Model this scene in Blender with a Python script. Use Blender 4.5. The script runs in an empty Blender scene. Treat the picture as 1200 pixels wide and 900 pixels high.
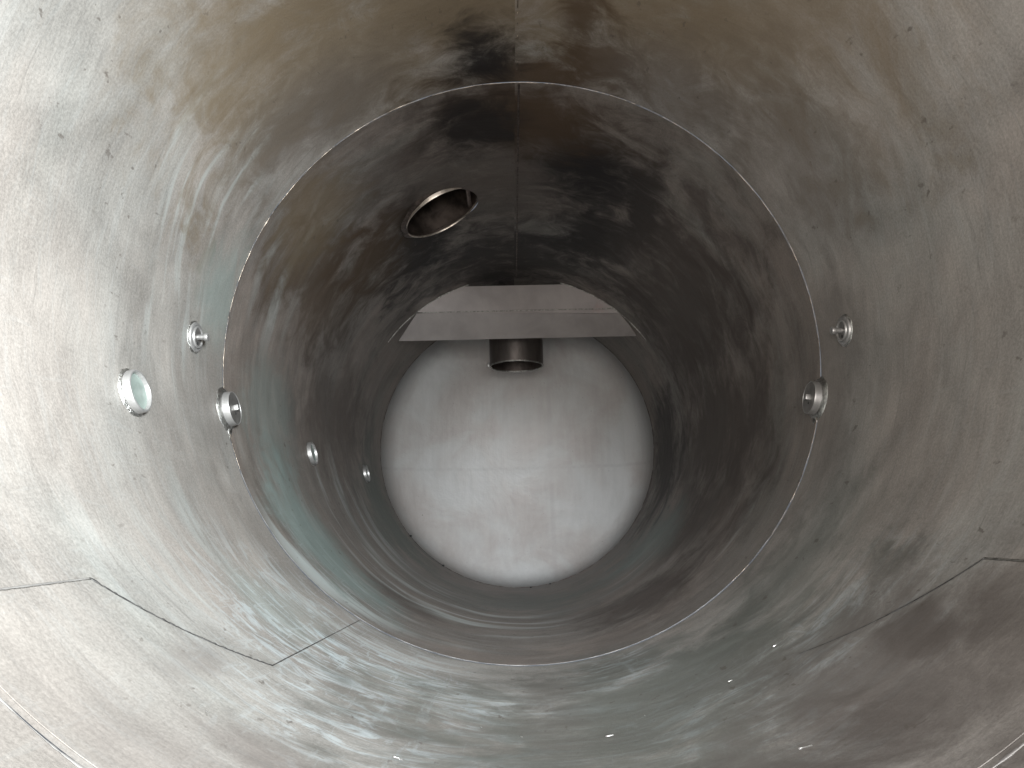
import bpy, bmesh, math, random
from mathutils import Vector, Matrix
random.seed(7)
PI = math.pi
rad = math.radians
scene = bpy.context.scene
C = scene.collection

# ------------------------------------------------------------------ camera
# a horizontal round tank of radius 1 m, its axis along +Y; the camera stands below the axis
YAW, TILT, ROLL = -0.00247, 0.18975, -0.02242
cam_d = bpy.data.cameras.new('camera')
cam = bpy.data.objects.new('camera', cam_d)
C.objects.link(cam)
f = Vector((0, math.cos(TILT), math.sin(TILT)))
u = Vector((0, -math.sin(TILT), math.cos(TILT)))
r = Vector((1, 0, 0))
r2 = math.cos(ROLL)*r + math.sin(ROLL)*u
u2 = -math.sin(ROLL)*r + math.cos(ROLL)*u
Mz = Matrix.Rotation(YAW, 3, 'Z')
r2, u2, f2 = Mz @ r2, Mz @ u2, Mz @ f
M = Matrix((r2, u2, -f2)).transposed().to_4x4()
M.translation = Vector((-0.0405, 0, -0.573))
cam.matrix_world = M
cam_d.sensor_width = 36
cam_d.lens = 36*870/1200
cam_d.clip_start = 0.02
cam_d.clip_end = 100
scene.camera = cam

# ------------------------------------------------------------------ light
world = bpy.data.worlds.new('World')
scene.world = world
world.use_nodes = True
bgn = world.node_tree.nodes['Background']
bgn.inputs[0].default_value = (0.80, 0.88, 1.0, 1)
bgn.inputs[1].default_value = 0.2

def area(name, loc, target, sx, sy, power, col, spread=180):
    ld = bpy.data.lights.new(name, 'AREA')
    ld.shape = 'RECTANGLE'
    ld.size, ld.size_y = sx, sy
    ld.energy = power
    ld.color = col
    ld.spread = rad(spread)
    o = bpy.data.objects.new(name, ld)
    C.objects.link(o)
    o.location = loc
    d = Vector(target) - Vector(loc)
    o.rotation_euler = d.to_track_quat('-Z', 'Y').to_euler()
    return o
area('mouth_light', (0.42, -0.15, -0.02), (-1.0, 1.50, -0.27), 0.35, 0.5, 51, (0.925, 0.98, 1.0), 77)
area('fill_light', (-0.1, -0.6, -0.25), (0.75, 1.3, 0.62), 0.8, 0.8, 31, (1.0, 0.935, 0.875), 125)
area('depth_light', (0.05, -0.9, -0.35), (0.05, 5.9, -1.35), 0.7, 0.6, 12.5, (0.92, 0.965, 1.0), 30)  # added unseen lamp, a narrow beam to brighten the dished end

vs = scene.view_settings
vs.view_transform = 'Standard'
vs.look = 'None'
vs.gamma = 1
vs.exposure = 0
vs.use_curve_mapping = False
scene.render.engine = 'CYCLES'
cy = scene.cycles
cy.use_denoising = True
cy.max_bounces = 5
cy.diffuse_bounces = 3
cy.glossy_bounces = 4
cy.caustics_reflective = True
cy.sample_clamp_indirect = 4
cy.blur_glossy = 0.3

# ------------------------------------------------------------------ node helpers
class NT:
    def __init__(s, name):
        s.m = bpy.data.materials.new(name)
        s.m.use_nodes = True
        s.t = s.m.node_tree
        s.t.nodes.clear()
        s.out = s.n('ShaderNodeOutputMaterial')
        s.p = s.n('ShaderNodeBsdfPrincipled')
        s.t.links.new(s.p.outputs[0], s.out.inputs[0])
    def n(s, typ, **kw):
        nd = s.t.nodes.new(typ)
        for k, v in kw.items():
            setattr(nd, k, v)
        return nd
    def l(s, a, b):
        if hasattr(a, 'is_output') or isinstance(a, bpy.types.NodeSocket):
            s.t.links.new(a, b)
        else:
            b.default_value = a
    def math(s, op, a, b=0.0, clamp=False):
        nd = s.n('ShaderNodeMath', operation=op, use_clamp=clamp)
        s.l(a, nd.inputs[0])
        s.l(b, nd.inputs[1])
        return nd.outputs[0]
    def ramp(s, v, lo, hi, a=0.0, b=1.0):
        nd = s.n('ShaderNodeMapRange', interpolation_type='SMOOTHSTEP')
        s.l(v, nd.inputs[0])
        nd.inputs[1].default_value = lo
        nd.inputs[2].default_value = hi
        nd.inputs[3].default_value = a
        nd.inputs[4].default_value = b
        return nd.outputs[0]
    def noise(s, vec, scale, detail=4, rough=0.55, dist=0.0):
        nd = s.n('ShaderNodeTexNoise', noise_dimensions='3D')
        s.l(vec, nd.inputs['Vector'])
        nd.inputs['Scale'].default_value = scale
        nd.inputs['Detail'].default_value = detail
        nd.inputs['Roughness'].default_value = rough
        nd.inputs['Distortion'].default_value = dist
        return nd.outputs[0]
    def mapv(s, vec, sc, loc=(0, 0, 0), rot=(0, 0, 0)):
        nd = s.n('ShaderNodeMapping')
        s.l(vec, nd.inputs[0])
        nd.inputs[1].default_value = loc
        nd.inputs[2].default_value = rot
        nd.inputs[3].default_value = sc
        return nd.outputs[0]
    def mix(s, fac, a, b):
        nd = s.n('ShaderNodeMix', data_type='RGBA')
        s.l(fac, nd.inputs[0])
        s.l(a if not isinstance(a, tuple) else (*a, 1), nd.inputs[6])
        s.l(b if not isinstance(b, tuple) else (*b, 1), nd.inputs[7])
        return nd.outputs[2]
    def bump(s, h, strength, dist, nrm=None):
        nd = s.n('ShaderNodeBump')
        nd.inputs['Strength'].default_value = strength
        nd.inputs['Distance'].default_value = dist
        s.l(h, nd.inputs['Height'])
        if nrm is not None:
            s.l(nrm, nd.inputs['Normal'])
        return nd.outputs[0]

MET = 0.35
def wall_material(name, stains_sheens, scrapes, base=(0.258, 0.240, 0.226), seed=0.0, sscale=(1.6, 15), teal_amt=0.15, st=1.0, chalk=()):
    """Steel ground round the tank: UV u = radians clockwise from the top weld, v = metres along the tank."""
    k = NT(name)
    uv = k.n('ShaderNodeUVMap').outputs[0]
    sep = k.n('ShaderNodeSeparateXYZ')
    k.l(uv, sep.inputs[0])
    U, V = sep.outputs[0], sep.outputs[1]
    # grinding marks run round the tank and waver a little
    wob = k.noise(k.mapv(uv, (1, 1, 1), (seed, 0, 0)), 1.6, 2)
    wobv = k.n('ShaderNodeCombineXYZ')
    k.l(k.math('MULTIPLY', wob, 0.22), wobv.inputs[1])
    va = k.n('ShaderNodeVectorMath', operation='ADD')
    k.l(uv, va.inputs[0]); k.l(wobv.outputs[0], va.inputs[1])
    wuv = va.outputs[0]
    fine = k.noise(k.mapv(wuv, (5, 130, 1), (seed, 3, 0), (0, 0, 0.05)), 1.0, 6, 0.7)
    grain = k.noise(k.mapv(uv, (1, 1, 1), (seed+4, 0, 0)), 150, 4, 0.75)
    mott = k.noise(k.mapv(wuv, (16, 42, 1), (seed+6, 3, 0), (0, 0, -0.12)), 1.0, 5, 0.65, 0.8)
    broad = k.noise(k.mapv(wuv, (1.6, 13, 1), (seed, 9, 0)), 1.0, 5, 0.6, 0.3)
    blotch = k.noise(k.mapv(uv, (1, 1, 1), (seed, 1, 5)), 2.6, 7, 0.62, 0.6)
    patch = k.noise(k.mapv(uv, (1.3, 1.8, 1), (seed+8, 4, 2)), 1.0, 4, 0.55, 0.5)
    col = k.mix(k.ramp(patch, 0.35, 0.65), (base[0]*1.01, base[1]*0.99, base[2]*0.96),
                (base[0]*0.97, base[1]*1.0, base[2]*0.99))
    # blue-green reflections painted into the steel colour as noise patches
    teal = k.noise(k.mapv(wuv, (1.1, 3.2, 1), (seed+2, 7, 1)), 1.0, 3, 0.5)
    col = k.mix(k.math('MULTIPLY', k.ramp(teal, 0.52, 0.70), teal_amt), col, (base[0]*0.80, base[1]*1.02, base[2]*1.03))
    # tone of the marks
    tone = k.math('ADD', k.math('MULTIPLY', k.ramp(fine, 0.3, 0.7), 0.18*st), k.math('MULTIPLY', k.ramp(broad, 0.3, 0.7), 0.22*st))
    tone = k.math('ADD', tone, k.math('MULTIPLY', k.ramp(blotch, 0.3, 0.72), 0.40))
    tone = k.math('ADD', tone, k.math('MULTIPLY', k.ramp(grain, 0.3, 0.7), 0.36))
    tone = k.math('ADD', tone, k.math('MULTIPLY', k.ramp(mott, 0.3, 0.7), 0.15*st))
    tone = k.math('ADD', tone, 0.42+0.27*(1-st))
    mul = k.n('ShaderNodeVectorMath', operation='SCALE')
    k.l(col, mul.inputs[0]); k.l(tone, mul.inputs['Scale'])
    col = mul.outputs[0]
    lines = k.noise(k.mapv(wuv, (3, 60, 1), (seed+1, 1, 4), (0, 0, 0.22)), 1.0, 3, 0.5, 0.6)
    lm = k.math('MULTIPLY', k.ramp(lines, 0.62, 0.70), k.ramp(blotch, 0.42, 0.62))
    col = k.mix(k.math('MULTIPLY', lm, 0.35), col, (0.10, 0.095, 0.09))
    # pale scrapes: soft bands along the grinding direction, where the wall was dressed
    def region(th, y, su, sy):
        du = k.math('SUBTRACT', U, rad(th % 360))
        if abs(th) < 60:
            du = k.math('SUBTRACT', k.math('MODULO', k.math('ADD', du, 3*PI), 2*PI), PI)
        du = k.math('DIVIDE', du, su)
        dv = k.math('DIVIDE', k.math('SUBTRACT', V, y), sy)
        return k.math('SQRT', k.math('ADD', k.math('MULTIPLY', du, du), k.math('MULTIPLY', dv, dv)))
    scr = k.noise(k.mapv(wuv, (sscale[0], sscale[1], 1), (seed+11, 2, 0), (0, 0, 0.10)), 1.0, 3, 0.55, 0.25)
    scrm = None
    for (th, y, su, sy, amt) in scrapes:
        m = k.ramp(region(th, y, su, sy), 0.3, 1.2, amt, 0.0)
        scrm = m if scrm is None else k.math('MAXIMUM', scrm, m)
    scrm = k.math('MULTIPLY', scrm, k.ramp(scr, 0.50, 0.66))
    col = k.mix(scrm, col, (0.50, 0.55, 0.54))
    if chalk:
        ch = k.noise(k.mapv(wuv, (6, 20, 1), (seed, 8, 2), (0, 0, 0.35)), 1.0, 6, 0.72, 1.3)
        cm = None
        for (th, y, su, sy, amt) in chalk:
            m = k.ramp(region(th, y, su, sy), 0.2, 1.2, amt, 0.0)
            cm = m if cm is None else k.math('MAXIMUM', cm, m)
        col = k.mix(k.math('MULTIPLY', cm, k.ramp(ch, 0.50, 0.62)), col, (0.50, 0.565, 0.59))
    if chalk:
        x1 = k.noise(k.mapv(uv, (4, 44, 1), (seed, 2, 7), (0, 0, 0.6)), 1.0, 5, 0.7, 0.9)
        x2 = k.noise(k.mapv(uv, (30, 5, 1), (seed, 5, 7), (0, 0, 0.5)), 1.0, 5, 0.7, 1.2)
        sc_ = k.math('MAXIMUM', k.ramp(x1, 0.53, 0.63), k.math('MULTIPLY', k.ramp(x2, 0.57, 0.66), 0.8))
        col = k.mix(k.math('MULTIPLY', k.math('ADD', cm, 0.08), k.math('MULTIPLY', sc_, 0.9)), col, (0.46, 0.50, 0.51))
    dirt_sheen = None
    spotn = k.noise(k.mapv(wuv, (6, 8, 1), (seed, 6, 0)), 1.0, 7, 0.70, 0.9)
    for (th, y, su, sy, amt, c) in stains_sheens:  # real stains, plus blue-green reflections painted on the same way
        d = region(th, y, su, sy)
        d = k.math('ADD', d, k.math('MULTIPLY', k.math('SUBTRACT', blotch, 0.5), 1.8))
        d = k.math('ADD', d, k.math('MULTIPLY', k.math('SUBTRACT', spotn, 0.5), 1.9))
        m = k.ramp(d, 0.25, 1.35, amt, 0.0)
        col = k.mix(m, col, c)
        dirt_sheen = m if dirt_sheen is None else k.math('MAXIMUM', dirt_sheen, m)
    # small pits and rust specks
    pit = k.noise(k.mapv(uv, (1, 0.55, 1), (seed, 0, 8)), 34, 3, 0.6)
    pitm = k.math('MULTIPLY', k.ramp(pit, 0.64, 0.70), k.ramp(patch, 0.42, 0.6))
    col = k.mix(k.math('MULTIPLY', pitm, 0.6), col, (0.07, 0.055, 0.045))
    k.l(col, k.p.inputs['Base Color'])
    rough = k.math('ADD', k.math('MULTIPLY', fine, 0.18), k.math('MULTIPLY', blotch, 0.22))
    rough = k.math('ADD', rough, 0.41)
    rough = k.math('SUBTRACT', rough, k.math('MULTIPLY', scrm, 0.08))
    if dirt_sheen is not None:
        rough = k.math('ADD', rough, k.math('MULTIPLY', dirt_sheen, 0.15), True)
        k.l(k.math('SUBTRACT', MET, k.math('MULTIPLY', dirt_sheen, 0.2)), k.p.inputs['Metallic'])
    else:
        k.p.inputs['Metallic'].default_value = MET
    k.l(rough, k.p.inputs['Roughness'])
    k.p.inputs['Anisotropic'].default_value = 0.45
    tg = k.n('ShaderNodeTangent', direction_type='UV_MAP')
    k.l(tg.outputs[0], k.p.inputs['Tangent'])
    big = k.noise(k.mapv(uv, (1.5, 2.2, 1), (seed, 5, 5)), 1.0, 3, 0.5)
    b1 = k.bump(big, 0.7, 0.03)
    b3 = k.bump(k.math('ADD', k.math('MULTIPLY', fine, 0.2), broad), 0.32*st, 0.006, b1)
    b4 = k.bump(k.math('ADD', grain, k.math('MULTIPLY', mott, 1.2)), 0.40, 0.0016, b3)
    k.l(b4, k.p.inputs['Normal'])
    return k.m

def metal(name, base, rough, metallic=0.95, nscale=18, var=0.25, bump=0.3, stretch=(1, 1, 1), dark=None):
    k = NT(name)
    tc = k.n('ShaderNodeTexCoord').outputs['Object']
    n1 = k.noise(k.mapv(tc, stretch), nscale, 5, 0.6, 0.4)
    n2 = k.noise(k.mapv(tc, stretch), nscale*6, 4, 0.6)
    col = k.mix(k.ramp(n1, 0.3, 0.7), tuple(b*(1-var) for b in base), tuple(min(1, b*(1+var*0.6)) for b in base))
    if dark:
        col = k.mix(k.math('MULTIPLY', k.ramp(k.noise(tc, nscale*0.6, 5, 0.65, 0.8), dark[0], dark[0]+0.12), dark[1]), col, dark[2])
    k.l(col, k.p.inputs['Base Color'])
    k.p.inputs['Metallic'].default_value = metallic
    k.l(k.math('ADD', k.math('MULTIPLY', n2, 0.2), rough-0.1), k.p.inputs['Roughness'])
    k.l(k.bump(n2, bump, 0.0015, k.bump(n1, bump, 0.004)), k.p.inputs['Normal'])
    return k.m

SOOT = (0.010, 0.0085, 0.009)
BROWN = (0.056, 0.034, 0.018)
OLIVE = (0.150, 0.115, 0.074)
RED = (0.058, 0.045, 0.039)
TEAL = (0.195, 0.245, 0.232)  # blue-green reflections on the steel, painted as patches of wall colour
GREEN = (0.092, 0.098, 0.086)
DUSK = (0.120, 0.105, 0.096)
mat_w1 = wall_material('ground_steel_front', [
    (-25, 2.0, 0.65, 0.50, 0.70, OLIVE),
    (0, 1.9, 1.0, 0.4, 0.70, OLIVE),
    (40, 1.7, 0.55, 0.6, 0.65, OLIVE),
    (-48, 1.8, 0.36, 0.45, 0.55, OLIVE),
    (-42, 2.2, 0.35, 0.25, 0.55, DUSK),
    (0, 2.40, 0.40, 0.18, 0.90, BROWN),
    (-7, 2.27, 0.15, 0.20, 0.95, SOOT),
    (12, 2.03, 0.08, 0.18, 0.80, BROWN),
    (17, 2.25, 0.12, 0.20, 0.75, BROWN),
    (33, 2.25, 0.25, 0.22, 0.55, DUSK),
    (58, 2.1, 0.35, 0.35, 0.45, DUSK),
    (-78, 2.33, 0.20, 0.14, 0.55, TEAL),
    (-140, 2.0, 0.16, 0.25, 0.35, TEAL),
    (-143, 1.35, 0.06, 0.16, 0.50, DUSK),
    (-155, 1.22, 0.12, 0.10, 0.60, DUSK),
    (-172, 1.6, 0.25, 0.35, 0.50, DUSK),
    (168, 1.7, 0.60, 0.70, 0.80, GREEN),
    (145, 1.25, 0.30, 0.45, 0.80, DUSK),
    (140, 1.30, 0.09, 0.14, 0.45, RED),
    (152, 1.18, 0.09, 0.14, 0.40, RED),
    (135, 2.0, 0.30, 0.35, 0.55, GREEN),
    (-150, 1.05, 0.22, 0.16, 0.40, DUSK),
    (178, 1.9, 0.10, 0.4, 0.40, DUSK),
    (100, 2.35, 0.45, 0.20, 0.45, DUSK)],
    [(-60, 2.05, 0.40, 0.40, 0.50), (-85, 2.05, 0.35, 0.30, 0.28), (-150, 2.0, 0.35, 0.45, 0.50), (-165, 1.7, 0.22, 0.35, 0.35),
     (-128, 1.7, 0.3, 0.4, 0.30), (160, 1.5, 0.35, 0.3, 0.12)], seed=0.0, st=0.55,
    chalk=[(-150, 2.0, 0.45, 0.50, 0.85), (167, 2.15, 0.20, 0.27, 0.95), (-168, 1.65, 0.55, 0.55, 0.65), (157, 1.55, 0.55, 0.45, 0.55)])
mat_w2 = wall_material('ground_steel_middle', [
    (0, 3.0, 1.0, 0.9, 0.66, (0.050, 0.038, 0.033)),
    (19, 2.98, 0.24, 0.42, 1.0, SOOT),
    (24, 3.65, 0.22, 0.45, 0.92, SOOT),
    (36, 3.2, 0.13, 0.45, 0.80, SOOT),
    (5, 2.66, 0.40, 0.26, 0.90, BROWN),
    (-10, 2.72, 0.20, 0.24, 0.90, SOOT),
    (-30, 3.6, 0.26, 0.50, 0.95, SOOT),
    (-44, 3.4, 0.26, 0.40, 0.85, BROWN),
    (-62, 3.1, 0.28, 0.60, 0.75, BROWN),
    (-52, 2.7, 0.24, 0.30, 0.60, OLIVE),
    (0, 4.2, 0.80, 0.50, 0.90, SOOT),
    (60, 3.7, 0.50, 0.90, 0.80, RED),
    (95, 3.7, 0.55, 1.0, 0.80, RED),
    (122, 3.4, 0.35, 0.60, 0.70, RED),
    (-88, 4.0, 0.40, 0.9, 0.62, RED),
    (150, 3.1, 0.28, 0.40, 0.80, RED),
    (-150, 3.1, 0.20, 0.25, 0.60, RED),
    (-98, 2.9, 0.28, 0.30, 0.40, TEAL),
    (-128, 2.85, 0.40, 0.30, 0.85, TEAL),
    (-120, 4.9, 0.50, 0.6, 0.60, (0.085, 0.120, 0.108)),  # this and the next entry paint blue-green reflections into the far wall
    (178, 4.3, 0.60, 0.6, 0.45, (0.110, 0.140, 0.132)),
    (135, 4.3, 0.30, 0.5, 0.60, TEAL),
    (100, 4.9, 0.5, 0.5, 0.75, SOOT)],
    [(-135, 2.68, 0.45, 0.34, 1.0), (-160, 3.4, 0.6, 0.9, 0.60), (-125, 3.7, 0.5, 0.9, 0.5), (-68, 2.75, 0.30, 0.30, 0.35),
     (45, 3.0, 0.25, 0.4, 0.12), (125, 2.8, 0.30, 0.30, 0.20), (140, 3.9, 0.35, 0.5, 0.25)],
    base=(0.174, 0.152, 0.139), seed=5.3, sscale=(1.1, 7.5), teal_amt=0.3, st=0.9,
    chalk=[(-133, 2.75, 0.4, 0.3, 0.45), (-55, 2.9, 0.3, 0.4, 0.10)])

# ------------------------------------------------------------------ mesh helpers
def obj(name, bm, mat, parent=None, smooth=True):
    me = bpy.data.meshes.new(name)
    bm.normal_update()
    bm.to_mesh(me)
    bm.free()
    if mat:
        me.materials.append(mat)
    if smooth:
        for p in me.polygons:
            p.use_smooth = True
    o = bpy.data.objects.new(name, me)
    C.objects.link(o)
    if parent:
        o.parent = parent
    return o

def wall_pt(th, y, R=1.0):
    t = rad(th)
    return Vector((R*math.sin(t), y, R*math.cos(t)))

def inward(bm, axis_y=True):
    """turn faces so that they look at the tank axis"""
    bm.normal_update()
    for fc in bm.faces:
        c = fc.calc_center_median()
        if fc.normal.dot(Vector((-c.x, 0, -c.z))) < 0:
            fc.normal_flip()

def shell(name, y0, y1, R, mat, parent, nt=288, ny=24, hole=None):
    bm = bmesh.new()
    uvl = bm.loops.layers.uv.new('UVMap')
    ys = [y0 + (y1-y0)*j/ny for j in range(ny+1)]
    grid = [[None]*nt for _ in ys]
    par = {}
    for j, y in enumerate(ys):
        for i in range(nt):
            t = 2*PI*i/nt
            yy, tt = y, t
            if hole:
                hth, hy, hr = hole
                dt = (t - rad(hth % 360))*R
                dy = y - hy
                d = math.hypot(dt, dy)
                if abs(d-hr) < 0.014 and d > 0:
                    tt = rad(hth % 360) + dt/d*hr/R
                    yy = hy + dy/d*hr
            v = bm.verts.new((R*math.sin(tt), yy, R*math.cos(tt)))
            par[v] = (tt, yy)
            grid[j][i] = v
    for j in range(ny):
        for i in range(nt):
            i2 = (i+1) % nt
            vs_ = (grid[j][i], grid[j][i2], grid[j+1][i2], grid[j+1][i])
            if hole:
                hth, hy, hr = hole
                ct = sum((par[v][0] for v in vs_))/4
                cy_ = sum((par[v][1] for v in vs_))/4
                if math.hypot((ct-rad(hth % 360))*R, cy_-hy) < hr-0.004:
                    continue
            fc = bm.faces.new(vs_)
            for lp in fc.loops:
                tt, yy = par[lp.vert]
                if i == nt-1 and tt < 1:
                    tt += 2*PI
                lp[uvl].uv = (tt, yy)
    inward(bm)
    o = obj(name, bm, mat, parent)
    return o

def lathe_bm(profile, n=48, bm=None, closed=False):
    """profile: (radius, height) pairs, revolved round local Z"""
    bm = bm or bmesh.new()
    rings = []
    for (rr, hh) in profile:
        if rr < 1e-6:
            rings.append([bm.verts.new((0, 0, hh))])
        else:
            rings.append([bm.verts.new((rr*math.cos(2*PI*i/n), rr*math.sin(2*PI*i/n), hh)) for i in range(n)])
    prs = list(zip(rings[:-1], rings[1:]))
    if closed:
        prs.append((rings[-1], rings[0]))
    for a, b in prs:
        for i in range(n):
            i2 = (i+1) % n
            if len(a) == 1 and len(b) == 1:
                continue
            if len(a) == 1:
                bm.faces.new((a[0], b[i], b[i2]))
            elif len(b) == 1:
                bm.faces.new((a[i], a[i2], b[0]))
            else:
                bm.faces.new((a[i], a[i2], b[i2], b[i]))
    bmesh.ops.recalc_face_normals(bm, faces=bm.faces)
    return bm

def sharp(o, ang=32):
    m = o.data
    m.set_sharp_from_angle(angle=rad(ang))
    return o

def tube_bm(pts, radii, n=8, closed=False, flat=1.0):
    bm = bmesh.new()
    rings = []
    N = len(pts)
    for i, p in enumerate(pts):
        a = pts[(i-1) % N] if (closed or i > 0) else p
        b = pts[(i+1) % N] if (closed or i < N-1) else p
        t = (b-a).normalized()
        out = Vector((p.x, 0, p.z)).normalized()          # away from the tank axis
        s = t.cross(out).normalized()
        w = s.cross(t).normalized()
        rr = radii[i] if isinstance(radii, list) else radii
        rings.append([bm.verts.new(p + (s*math.cos(2*PI*q/n) + w*math.sin(2*PI*q/n)*flat)*rr) for q in range(n)])
    rng = range(N) if closed else range(N-1)
    for i in rng:
        a, b = rings[i], rings[(i+1) % N]
        for q in range(n):
            bm.faces.new((a[q], a[(q+1) % n], b[(q+1) % n], b[q]))
    if not closed:
        bm.faces.new(rings[0]); bm.faces.new(rings[-1])
    bmesh.ops.recalc_face_normals(bm, faces=bm.faces)
    return bm

def box_bm(sx, sy, sz, bev=0.0, bm=None, off=(0, 0, 0)):
    b2 = bmesh.new()
    bmesh.ops.create_cube(b2, size=1)
    for v in b2.verts:
        v.co = Vector((v.co.x*sx+off[0], v.co.y*sy+off[1], v.co.z*sz+off[2]))
    if bev:
        bmesh.ops.bevel(b2, geom=b2.edges[:], offset=bev, segments=2, affect='EDGES', profile=0.5)
    return b2

def tag(o, label, cat, group=None):
    o['label'] = label
    o['category'] = cat
    if group:
        o['group'] = group
    return o

def thing(name, label, cat, th, y, R=1.0, group=None):
    """Empty on the wall; its local Z looks at the tank axis, local X runs into the depth of the tank"""
    o = bpy.data.objects.new(name, None)
    o.empty_display_size = 0.05
    C.objects.link(o)
    z = -wall_pt(th, 0)
    x = Vector((0, 1, 0))
    yv = z.cross(x)
    m = Matrix((x, yv, z)).transposed().to_4x4()
    m.translation = wall_pt(th, y, R)
    o.matrix_world = m
    return tag(o, label, cat, group)

# ------------------------------------------------------------------ the tank wall
Y_RING0, Y_RING1, Y_END = 0.93, 2.418, 5.38
wall = bpy.data.objects.new('tank_wall', None)
C.objects.link(wall)
wall['kind'] = 'structure'
HOLE = (-21.0, 3.345, 0.188)
shell('front_shell_ring', -1.3, Y_RING0, 1.0, mat_w1, wall, ny=10)
shell('middle_shell_ring', Y_RING0, Y_RING1, 0.9985, mat_w1, wall, ny=16)
shell('rear_shell_ring', Y_RING1, Y_END, 0.994, mat_w2, wall, nt=360, ny=170, hole=HOLE)

mat_bead = metal('bright_weld', (0.37, 0.315, 0.26), 0.38, nscale=18, var=0.95, bump=0.8)
mat_dull = metal('dull_weld', (0.34, 0.33, 0.31), 0.45, nscale=60, var=0.45, bump=0.8)
mat_smooth = metal('dressed_weld', (0.22, 0.21, 0.20), 0.55, 0.3, nscale=14, var=0.2, bump=0.15)
mat_darkw = metal('dark_weld', (0.085, 0.066, 0.058), 0.5, 0.6, nscale=40, var=0.6, bump=0.8)

def ring_weld(y, R, w, mat, n=720, wob=0.0013, t0=0, t1=360, flat=0.5):
    pts, rr = [], []
    full = (t1-t0) >= 359.9
    m = n if full else n+1
    ph = [random.uniform(0, 6) for _ in range(6)]
    for i in range(m):
        t = t0+(t1-t0)*i/n
        a = rad(t)
        wv = math.sin(7*a+ph[0])*0.5+math.sin(19*a+ph[1])*0.3+math.sin(43*a+ph[2])*0.2
        pts.append(wall_pt(t, y+wob*wv*2, R))
        rr.append(max(0.25*w, w*(1+0.5*math.sin(61*a+ph[3])*math.sin(23*a+ph[4])+0.4*math.sin(9*a+ph[5])*math.sin(31*a)+0.35*random.uniform(-1, 1))))
    return tube_bm(pts, rr, 6, full, flat)
obj('weld_seam', ring_weld(Y_RING1, 0.9953, 0.0017, mat_bead, t0=-112, t1=140, n=640), mat_bead, wall)
obj('weld_seam', ring_weld(Y_RING1, 0.9950, 0.0011, mat_smooth, t0=140, t1=248, n=300), mat_smooth, wall)
obj('weld_seam', ring_weld(Y_RING0, 0.9993, 0.0024, mat_bead, flat=0.35), mat_smooth, wall)

def line_weld(pts2, w, mat, R=0.9975, flat=0.4, jitter=0.3):
    pts, rr = [], []
    for (a, b) in zip(pts2[:-1], pts2[1:]):
        n = max(2, int(math.hypot(rad(a[0]-b[0]), a[1]-b[1])/0.006))
        for i in range(n):
            s = i/n
            pts.append(wall_pt(a[0]+(b[0]-a[0])*s, a[1]+(b[1]-a[1])*s + random.uniform(-1, 1)*w*0.1, R))
            rr.append(w*(1+random.uniform(-jitter, jitter)))
    pts.append(wall_pt(pts2[-1][0], pts2[-1][1], R)); rr.append(w)
    return tube_bm(pts, rr, 6, False, flat)
obj('weld_seam', line_weld([(0.8, Y_RING1+0.004), (0.8, 4.52)], 0.0045, mat_darkw, 0.9945), mat_darkw, wall)
# front course: only crumbs of the top weld show
for (a, b) in ((1.99, 2.03), (2.05, 2.058), (2.10, 2.106), (2.16, 2.175), (2.25, 2.26), (2.30, 2.345)):
    obj('weld_spot', line_weld([(0.45, a), (0.45, b)], 0.0016, mat_bead, 0.9975, 0.8, 0.5), mat_bead, wall)

# floor plates laid into the bottom of the wall, 3 mm proud, with their weld edge
def plate(name, R, top, mat, parent, thick=0.003):
    """top(y) gives the plate's half opening measured in degrees from the top, both sides mirrored"""
    bm = bmesh.new()
    uvl = bm.loops.layers.uv.new('UVMap')
    ys = sorted(set([Y_RING0+0.012] + [Y_RING0+0.012+(Y_RING1-0.008-Y_RING0-0.012)*j/40 for j in range(41)] + [1.300, 1.590]))
    nt = 96
    gr = []
    for y in ys:
        e = top(y)
        row = []
        for i in range(nt+1):
            th = e+(360-2*e)*i/nt
            row.append((bm.verts.new(wall_pt(th, y, R)), rad(th), y))
        gr.append(row)
    for j in range(len(ys)-1):
        for i in range(nt):
            q = (gr[j][i], gr[j][i+1], gr[j+1][i+1], gr[j+1][i])
            fc = bm.faces.new([v[0] for v in q])
            for lp, v in zip(fc.loops, q):
                lp[uvl].uv = (v[1], v[2])
    inward(bm)
    bmesh.ops.solidify(bm, geom=bm.faces[:], thickness=thick)
    return obj(name, bm, mat, parent)
def edge(y):
    if y <= 1.300: return 130.4
    if y <= 1.590: return 130.4+(147.6-130.4)*(y-1.300)/0.290
    return 147.6+0.8*(y-1.59)
fp = plate('floor_plate', 0.9968, edge, mat_w1, wall, 0.0012)
sharp(fp, 40)
mat_gap = metal('plate_joint', (0.07, 0.068, 0.066), 0.6, 0.5, nscale=30, var=0.5)
for s in (-1, 1):
    pts = [(s*130.2, Y_RING0+0.02), (s*130.2, 1.300), (s*147.4, 1.590)]
    obj('weld_seam', line_weld(pts[:2], 0.0020, mat_dull, 0.9966), mat_smooth if s < 0 else mat_dull, wall)
    if s < 0:
        obj('weld_seam', line_weld(pts[1:], 0.0024, mat_gap, 0.9964, 0.4, 0.6), mat_gap, wall)
        obj('weld_seam', line_weld([(s*147.4, 1.590), (s*148.3, Y_RING1-0.01)], 0.0012, mat_dull, 0.9964), mat_gap, wall)
    else:
        obj('weld_seam', line_weld([pts[1], (s*139.0, 1.449)], 0.0018, mat_gap, 0.9964), mat_gap, wall)
        obj('weld_seam', line_weld([(s*139.0, 1.449), pts[2]], 0.0009, mat_dull, 0.9964), mat_gap, wall)

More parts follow.
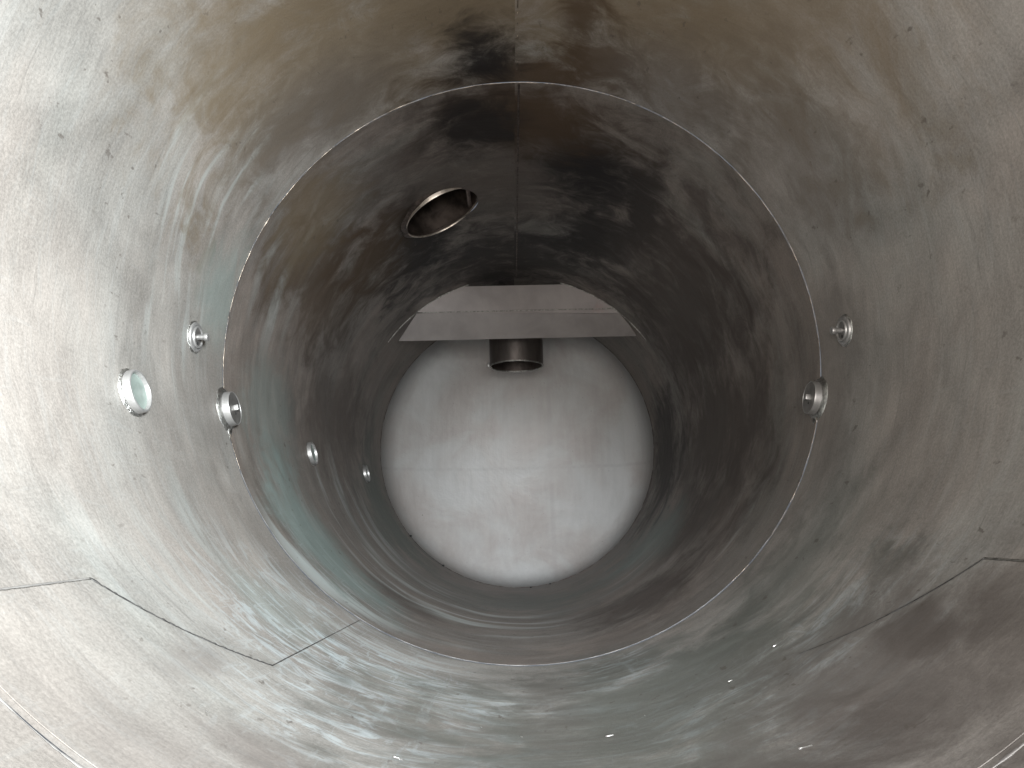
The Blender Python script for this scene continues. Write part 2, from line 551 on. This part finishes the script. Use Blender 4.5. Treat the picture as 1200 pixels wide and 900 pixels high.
# ------------------------------------------------------------------ the dished end
def dish_material():
    k = NT('dished_end_steel')
    tc = k.n('ShaderNodeTexCoord').outputs['Object']
    vert = k.noise(k.mapv(tc, (26, 26, 1.2)), 1.0, 5, 0.6)
    cloud = k.noise(k.mapv(tc, (1, 1, 1), (3, 0, 0)), 2.2, 5, 0.55, 0.4)
    grain = k.noise(tc, 70, 4, 0.7)
    tone = k.math('ADD', k.math('MULTIPLY', k.ramp(vert, 0.3, 0.7), 0.07), k.math('MULTIPLY', k.ramp(cloud, 0.3, 0.7), 0.24))
    tone = k.math('ADD', tone, k.math('MULTIPLY', grain, 0.10))
    tone = k.math('ADD', tone, 0.76)
    col = k.mix(k.ramp(cloud, 0.35, 0.65), (0.392, 0.366, 0.350), (0.380, 0.378, 0.374))
    mul = k.n('ShaderNodeVectorMath', operation='SCALE')
    k.l(col, mul.inputs[0]); k.l(tone, mul.inputs['Scale'])
    col = mul.outputs[0]
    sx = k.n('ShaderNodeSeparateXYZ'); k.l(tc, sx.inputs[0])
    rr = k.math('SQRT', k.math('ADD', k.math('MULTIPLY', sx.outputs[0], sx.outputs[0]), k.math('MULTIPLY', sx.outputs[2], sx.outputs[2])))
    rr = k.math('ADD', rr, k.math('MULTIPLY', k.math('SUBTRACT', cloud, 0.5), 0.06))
    hz = k.math('ABSOLUTE', k.math('ADD', k.math('ADD', sx.outputs[2], 0.13), k.math('MULTIPLY', k.math('SUBTRACT', cloud, 0.5), 0.03)))
    vt = k.math('ABSOLUTE', k.math('SUBTRACT', sx.outputs[0], 0.26))
    mk = k.math('MAXIMUM', k.ramp(hz, 0.004, 0.018, 0.13, 0.0), k.ramp(vt, 0.004, 0.026, 0.12, 0.0))
    col = k.mix(k.math('MULTIPLY', mk, k.ramp(vert, 0.35, 0.6)), col, (0.13, 0.125, 0.12))
    col = k.mix(k.ramp(rr, 0.92, 1.02, 0.0, 0.50), col, (0.035, 0.040, 0.038))  # shade of the curved knuckle, painted as a dark ring at the rim
    sp = k.ramp(k.noise(k.mapv(tc, (1, 1, 1), (0, 0, 4)), 60, 2, 0.5), 0.76, 0.78)
    col = k.mix(k.math('MULTIPLY', sp, 0.7), col, (0.05, 0.05, 0.045))
    k.l(col, k.p.inputs['Base Color'])
    k.p.inputs['Metallic'].default_value = 0.25
    k.l(k.math('ADD', k.math('MULTIPLY', cloud, 0.15), 0.46), k.p.inputs['Roughness'])
    b = k.bump(cloud, 0.5, 0.02)
    b = k.bump(vert, 0.25, 0.003, b)
    b = k.bump(grain, 0.2, 0.001, b)
    k.l(b, k.p.inputs['Normal'])
    return k.m
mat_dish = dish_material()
end = bpy.data.objects.new('dished_tank_end', None)
C.objects.link(end)
end['kind'] = 'structure'
end.location = (0, Y_END, 0)
prof = []
Rk, Rc = 0.20, 1.9                       # knuckle and crown radii
phi = math.asin((0.994-Rk)/(Rc-Rk))
yc = math.sqrt((Rc-Rk)**2-(0.994-Rk)**2)
prof.append((0.994, 0.0))
for i in range(13):
    a = (PI/2-phi)*i/12
    prof.append((0.994-Rk+Rk*math.cos(a), 0.03+Rk*math.sin(a)))
for i in range(1, 25):
    a = phi*(1-i/24)
    prof.append((Rc*math.sin(a) if i < 24 else 0, 0.03-yc+Rc*math.cos(a)))
bm = lathe_bm(prof, 160)
bmesh.ops.rotate(bm, verts=bm.verts, cent=(0, 0, 0), matrix=Matrix.Rotation(-PI/2, 3, 'X'))
bm.normal_update()
for fc in bm.faces:
    if fc.normal.dot(Vector((0, -0.5, 0))-fc.calc_center_median()) < 0:
        fc.normal_flip()
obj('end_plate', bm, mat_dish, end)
bm = ring_weld(0.0, 0.9925, 0.003, mat_dull, flat=0.5)
obj('weld_seam', bm, mat_darkw, end)

# ------------------------------------------------------------------ fittings on the wall
mat_fit = metal('turned_steel', (0.37, 0.365, 0.36), 0.42, 0.7, nscale=30, var=0.15, bump=0.15)
mat_face = metal('dull_cover_steel', (0.36, 0.35, 0.34), 0.48, 0.95, nscale=30, var=0.2)
mat_pale = metal('pale_green_cover', (0.155, 0.185, 0.170), 0.6, 0.1, nscale=22, var=0.18, bump=0.2, dark=(0.56, 0.8, (0.06, 0.06, 0.055)))
mat_wet = metal('weld_fillet_steel', (0.60, 0.60, 0.58), 0.34, 1.0, nscale=80, var=0.4, bump=0.9)

def fillet(rin, rout, h, n=56):
    """ring of weld round the foot of a fitting, following the curved wall"""
    bm = bmesh.new()
    rings = []
    for (rr, hh) in ((rout*1.03, -0.004), (rout*0.99, 0.002), ((rin+rout)/2, h*0.55), (rin, h), (rin*0.97, h*0.6)):
        row = []
        for i in range(n):
            a = 2*PI*i/n
            q = rr*(1+0.012*math.sin(9*a)+random.uniform(-0.008, 0.008))
            x, y_ = q*math.cos(a), q*math.sin(a)
            sag = 1-math.sqrt(1-min(0.9, y_*y_))          # wall rises towards the axis away from the foot
            row.append(bm.verts.new((x, y_, hh+sag)))
        rings.append(row)
    for a_, b_ in zip(rings[:-1], rings[1:]):
        for i in range(n):
            bm.faces.new((a_[i], a_[(i+1) % n], b_[(i+1) % n], b_[i]))
    bmesh.ops.recalc_face_normals(bm, faces=bm.faces)
    return bm

def open_port(label, th, y, s=1.0, group='open ports along the left wall'):
    t = thing('open_port', label, 'port', th, y, group=group)
    ro, ri, h = 0.054*s, 0.047*s, 0.026
    bm = lathe_bm([(ro*1.0, -0.03), (ro, h-0.006), (ro-0.002, h-0.001), (ro-0.0035, h), (ri+0.001, h), (ri, h-0.002), (ri, -0.05), (ri+0.004, -0.05)], 64)
    sharp(obj('collar', bm, mat_fit, t), 50)
    obj('weld_fillet', fillet(ro-0.0015, ro+0.008, 0.009), mat_wet, t)
    bm = lathe_bm([(ri-0.0005, 0.0155), (ri-0.006, 0.014), (ri*0.5, 0.0135), (0, 0.0135)], 48)
    obj('inner_cover', bm, mat_pale, t)
    return t

def bolt_flange(label, th, y, s=1.0, group='shallow bolted discs high on the wall'):
    t = thing('disc_fitting', label, 'fitting', th, y, group=group)
    R_ = 0.046*s
    bm = lathe_bm([(R_, -0.01), (R_, 0.008), (R_-0.003, 0.011), (R_-0.009, 0.012), (R_-0.0095, 0.0095), (R_-0.012, 0.0095), (R_-0.0125, 0.0155),
                   (R_-0.015, 0.0170), (R_-0.0175, 0.0165), (R_-0.019, 0.0125)], 64)
    sharp(obj('disc', bm, mat_fit, t), 60)
    bm = lathe_bm([(R_-0.0188, 0.0125), (0, 0.0125)], 48)
    obj('cover_plate', bm, mat_face, t)
    obj('weld_fillet', fillet(R_-0.001, R_+0.005, 0.006), mat_wet, t)
    bm = lathe_bm([(0.0085, 0.0120), (0.0085, 0.032), (0.0115, 0.0325), (0.0122, 0.034), (0.0122, 0.0425), (0.0110, 0.0445), (0, 0.0445)], 20)
    sharp(obj('stud', bm, mat_fit, t), 40)
    bm = lathe_bm([(0.005, 0.011), (0.005, 0.0132), (0, 0.0135)], 16)
    for v in bm.verts:
        v.co.y += -0.019 if th < 0 else 0.019             # small dark dot below the stud
    obj('dark_dot', bm, mat_dot, t)
    return t

mat_dot = metal('dark_dot_steel', (0.02, 0.02, 0.02), 0.6, 0.2)

def drum_fitting(label, th, y, s=1.0, group='deep drum fittings beside the ring weld'):
    t = thing('drum_fitting', label, 'fitting', th, y, group=group)
    R_ = 0.056*s
    bm = lathe_bm([(R_, -0.02), (R_*0.96, 0.010), (R_*0.92, 0.028), (R_*0.91, 0.032), (R_*0.90, 0.0335), (R_*0.87, 0.0335), (R_*0.86, 0.0315), (R_*0.855, 0.031)], 64)
    sharp(obj('drum', bm, mat_fit, t), 50)
    bm = lathe_bm([(R_*0.857, 0.0325), (R_*0.8, 0.0327), (0, 0.0327)], 64)
    obj('cover_plate', bm, mat_face, t)
    obj('weld_fillet', fillet(R_*0.965, R_+0.016, 0.012), mat_wet, t)
    b = box_bm(0.019, 0.019, 0.016, 0.0025, off=(0, 0, 0.0385))
    sharp(obj('bolt_head', b, mat_fit, t), 40)
    bm = lathe_bm([(0.0045, 0.0320), (0.0045, 0.0336), (0, 0.0338)], 12)  # small dark dot below the bolt head
    for v in bm.verts:
        v.co.y += (-0.019 if th < 0 else 0.019)
    obj('dark_dot', bm, mat_dot, t)
    # run of weld metal below the drum
    sg = -1 if th < 0 else 1
    bm = bmesh.new()
    tip = bm.verts.new((0.004, sg*(R_+0.046), 0.005))
    n = 10
    base = [bm.verts.new((0.018*math.cos(PI*i/n), sg*(R_+0.006), 0.002+0.013*math.sin(PI*i/n))) for i in range(n+1)]
    for i in range(n):
        bm.faces.new((base[i], base[i+1], tip))
    bm.faces.new(base)
    bmesh.ops.recalc_face_normals(bm, faces=bm.faces)
    obj('weld_run', bm, mat_wet, t)
    return t

open_port('largest open port, with a pale green cover inside, on the bright left wall', -103.3, 1.795, 1.02)
open_port('middle open port of the left wall, between the drum fitting and the tiniest port', -103.0, 3.42)
open_port('farthest and tiniest port on the left wall, close to the round tank end', -103.2, 4.70)
bolt_flange('shallow steel disc with a stud on the bright left wall, above the open port', -89.2, 2.19)
bolt_flange('shallow steel disc with a stud alone on the right wall outside the ring weld', 90.0, 2.225)
drum_fitting('deep steel drum fitting with a square bolt on the left end of the ring weld', -100.0, 2.425, 1.10)
drum_fitting('deep steel drum fitting with a square bolt on the right end of the ring weld', 100.3, 2.435, 1.08)

# ------------------------------------------------------------------ nozzle in the roof
nz = thing('roof_nozzle', 'round nozzle opening in the sooty roof left of the top weld, with a bright rim', 'nozzle', HOLE[0], HOLE[1])
mat_nz = metal('nozzle_steel', (0.50, 0.44, 0.38), 0.38, 0.9, nscale=16, var=0.45, dark=(0.55, 0.6, (0.10, 0.08, 0.06)))
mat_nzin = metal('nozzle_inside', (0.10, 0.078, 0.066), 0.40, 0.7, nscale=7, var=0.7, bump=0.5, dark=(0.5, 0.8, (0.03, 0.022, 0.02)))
ro = 0.197
bm = lathe_bm([(ro, -0.03), (ro, 0.024), (ro-0.001, 0.026), (ro-0.006, 0.026), (ro-0.007, 0.024), (ro-0.007, 0.018)], 96)
sharp(obj('collar', bm, mat_nz, nz), 50)
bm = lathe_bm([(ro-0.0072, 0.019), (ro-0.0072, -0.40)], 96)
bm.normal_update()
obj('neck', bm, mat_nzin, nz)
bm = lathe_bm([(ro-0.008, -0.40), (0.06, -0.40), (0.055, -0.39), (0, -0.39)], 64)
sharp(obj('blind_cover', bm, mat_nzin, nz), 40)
mat_bar = metal('brown_bar', (0.24, 0.19, 0.17), 0.45, 0.9, nscale=30, var=0.35)
# local Y points to the right in the picture (towards the top weld)
b = box_bm(0.24, 0.020, 0.012, 0.002, off=(0.0, 0.150, 0.008))
sharp(obj('cross_bar', b, mat_bar, nz), 40)

obj('weld_fillet', fillet(ro-0.002, ro+0.014, 0.010, 96), mat_darkw, nz)
nz.matrix_world = nz.matrix_world @ Matrix.Rotation(rad(-6.5), 4, 'X')
# ------------------------------------------------------------------ baffle in front of the inlet
YB = 4.53
mat_baf = metal('baffle_steel', (0.31, 0.284, 0.275), 0.45, 0.5, nscale=5, var=0.14, bump=0.25, dark=(0.62, 0.35, (0.30, 0.20, 0.19)))
baf = bpy.data.objects.new('baffle', None)
C.objects.link(baf)
baf.location = (0, YB, 0.77)
tag(baf, 'folded steel baffle plate spanning the roof of the tank in front of the inlet pipe', 'baffle')
def panel(name, pts, thick, mat):
    bm = bmesh.new()
    vsx = [bm.verts.new(Vector(p)-baf.location) for p in pts]
    fc = bm.faces.new(vsx)
    bm.normal_update()
    if fc.normal.y > 0:
        fc.normal_flip()
    bmesh.ops.solidify(bm, geom=[fc], thickness=thick)
    bmesh.ops.recalc_face_normals(bm, faces=bm.faces)
    return obj(name, bm, mat, baf, smooth=False)
def arc(y, th0, th1, R=0.990, n=12):
    return [(R*math.sin(rad(th0+(th1-th0)*i/n)), y, R*math.cos(rad(th0+(th1-th0)*i/n))) for i in range(n+1)]
zt, zf, zb = 0.938, 0.770, 0.614
upper = arc(YB, -38.9, -18.9)+arc(YB, 18.9, 41.8)
upper = [(x, y, min(z, zt)) for (x, y, z) in upper]
panel('upper_panel', upper, 0.006, mat_baf)
LB = 0.105
lower = [(-0.622, YB, zf-0.004), (0.655, YB, zf-0.004), (0.780, YB+LB, zb), (-0.752, YB+LB, zb)]
panel('lower_panel', lower, 0.006, mat_baf)
fold = [Vector((-0.622+1.275*i/30, YB-0.001, zf-0.001)) for i in range(31)]
bm = tube_bm(fold, 0.0036, 8)
bmesh.ops.translate(bm, verts=bm.verts, vec=-baf.location)
obj('fold', bm, mat_dull, baf)
bm = ring_weld(YB, 0.991, 0.0042, mat_dull, n=90, t0=-54, t1=-17, flat=0.8)
bmesh.ops.translate(bm, verts=bm.verts, vec=-baf.location)
obj('weld_seam', bm, mat_dull, baf)
bm = ring_weld(YB, 0.991, 0.0042, mat_dull, n=90, t0=17, t1=56, flat=0.8)
bmesh.ops.translate(bm, verts=bm.verts, vec=-baf.location)
obj('weld_seam', bm, mat_dull, baf)

# ------------------------------------------------------------------ inlet pipe behind the baffle
YP = 5.02
pipe = bpy.data.objects.new('inlet_pipe', None)
C.objects.link(pipe)
pipe.location = (0.006, YP, 0.98)
tag(pipe, 'short round steel pipe hanging from the roof behind the baffle, open at the bottom', 'pipe')
PR = 0.186
zend = 0.518-0.98
mat_pipe = metal('pipe_steel', (0.17, 0.15, 0.14), 0.40, 0.8, nscale=14, var=0.3, stretch=(1, 1, 0.3))
mat_pin = metal('pipe_inside', (0.12, 0.10, 0.09), 0.5, 0.8, nscale=12, var=0.4)
bm = lathe_bm([(PR, 0.02), (PR, zend)], 72)
obj('pipe_wall', bm, mat_pipe, pipe)
bm = lathe_bm([(PR-0.008, 0.02), (PR-0.008, zend), (0, 0.02)][:2], 72)
bm.normal_update()
for fc in bm.faces:
    c = fc.calc_center_median()
    if fc.normal.dot(Vector((-c.x, -c.y, 0))) < 0: fc.normal_flip()
obj('pipe_bore', bm, mat_pin, pipe)
bm = lathe_bm([(PR-0.009, zend+0.002), (PR-0.009, zend-0.004), (PR-0.006, zend-0.006), (PR+0.001, zend-0.006), (PR+0.002, zend-0.003), (PR+0.002, zend+0.002)], 72)
obj('pipe_rim', bm, mat_dull, pipe)
bm = box_bm(0.016, 0.01, 0.03, 0.003, off=(-PR-0.008, 0, zend+0.012))
obj('spray_lug', bm, mat_fit, pipe)
bm = lathe_bm([(PR+0.016, 0.0), (PR+0.001, -0.03)], 72)
obj('weld_fillet', bm, mat_wet, pipe)

# ------------------------------------------------------------------ metal shavings on the tank floor
mat_sh = metal('bright_shaving', (0.62, 0.61, 0.60), 0.35, 0.9, nscale=90, var=0.1)
def shaving(th, y, L, w, ang, label):
    bm = bmesh.new()
    n = 10
    rows = []
    for i in range(n+1):
        s = i/n-0.5
        x = s*L
        bend = 0.10*L*(4*s*s)
        ww = w*(1-0.7*abs(2*s)**2)
        rows.append((bm.verts.new((x, bend-ww/2, 0.001+bend*0.4)), bm.verts.new((x, bend+ww/2, 0.0035+bend*0.4))))
    for a, b in zip(rows[:-1], rows[1:]):
        bm.faces.new((a[0], b[0], b[1], a[1]))
    bmesh.ops.solidify(bm, geom=bm.faces[:], thickness=0.0007)
    o = obj('metal_shaving', bm, mat_sh)
    z = -wall_pt(th, 0)
    x = Vector((0, 1, 0))
    m = Matrix((x, z.cross(x), z)).transposed().to_4x4() @ Matrix.Rotation(rad(ang), 4, 'Z')
    m.translation = wall_pt(th, y, 0.9930)
    o.matrix_world = m
    tag(o, label, 'metal shaving', 'bright metal shavings lying on the tank floor')
    return o
shaving(156.6, 1.205, 0.022, 0.0026, 60, 'largest bright slanting metal shaving on the floor, low towards the right corner')
shaving(148.1, 1.700, 0.010, 0.0022, 80, 'tiny curled metal speck on the right of the floor, nearest the slanting plate joint')
shaving(155.6, 1.655, 0.010, 0.0022, 75, 'tiny curled metal speck on the right of the floor, below the first')
shaving(171.9, 1.564, 0.016, 0.0026, 90, 'flat bright metal sliver lying level on the floor, right of the middle')
shaving(-165.6, 1.374, 0.018, 0.0026, 78, 'bright metal sliver at the bottom edge of the picture, left of the middle')
shaving(-173.3, 1.660, 0.006, 0.0026, 30, 'bright dot of metal just left of the middle of the floor')
shaving(-178.1, 1.608, 0.005, 0.0022, 50, 'faint dot of metal in the middle of the floor')
shaving(166.9, 1.647, 0.006, 0.0022, 20, 'bright dot of metal on the floor between the level sliver and the right hand specks')
shaving(-148.5, 1.22, 0.012, 0.0022, 40, 'lone pale metal speck on the bright left side of the floor')

# dark crumbs near the tank end
mat_cr = metal('black_crumb', (0.02, 0.02, 0.02), 0.8, 0.0)
def crumb(th, y, s, label):
    bm = bmesh.new()
    bmesh.ops.create_icosphere(bm, subdivisions=2, radius=s)
    for v in bm.verts:
        v.co *= random.uniform(0.75, 1.2)
        v.co.z *= 0.7
    o = obj('black_crumb', bm, mat_cr)
    o.location = wall_pt(th, y, 0.994-s*0.4)
    tag(o, label, 'crumb', 'black crumbs stuck near the tank end')
crumb(-129.0, 5.36, 0.011, 'upper black crumb at the lower left edge of the round tank end')
crumb(-147.0, 5.34, 0.011, 'lower black crumb at the lower left edge of the round tank end')
crumb(176, 5.30, 0.008, 'black crumb at the very bottom of the round tank end')
crumb(168, 5.33, 0.008, 'black crumb at the bottom right edge of the round tank end')
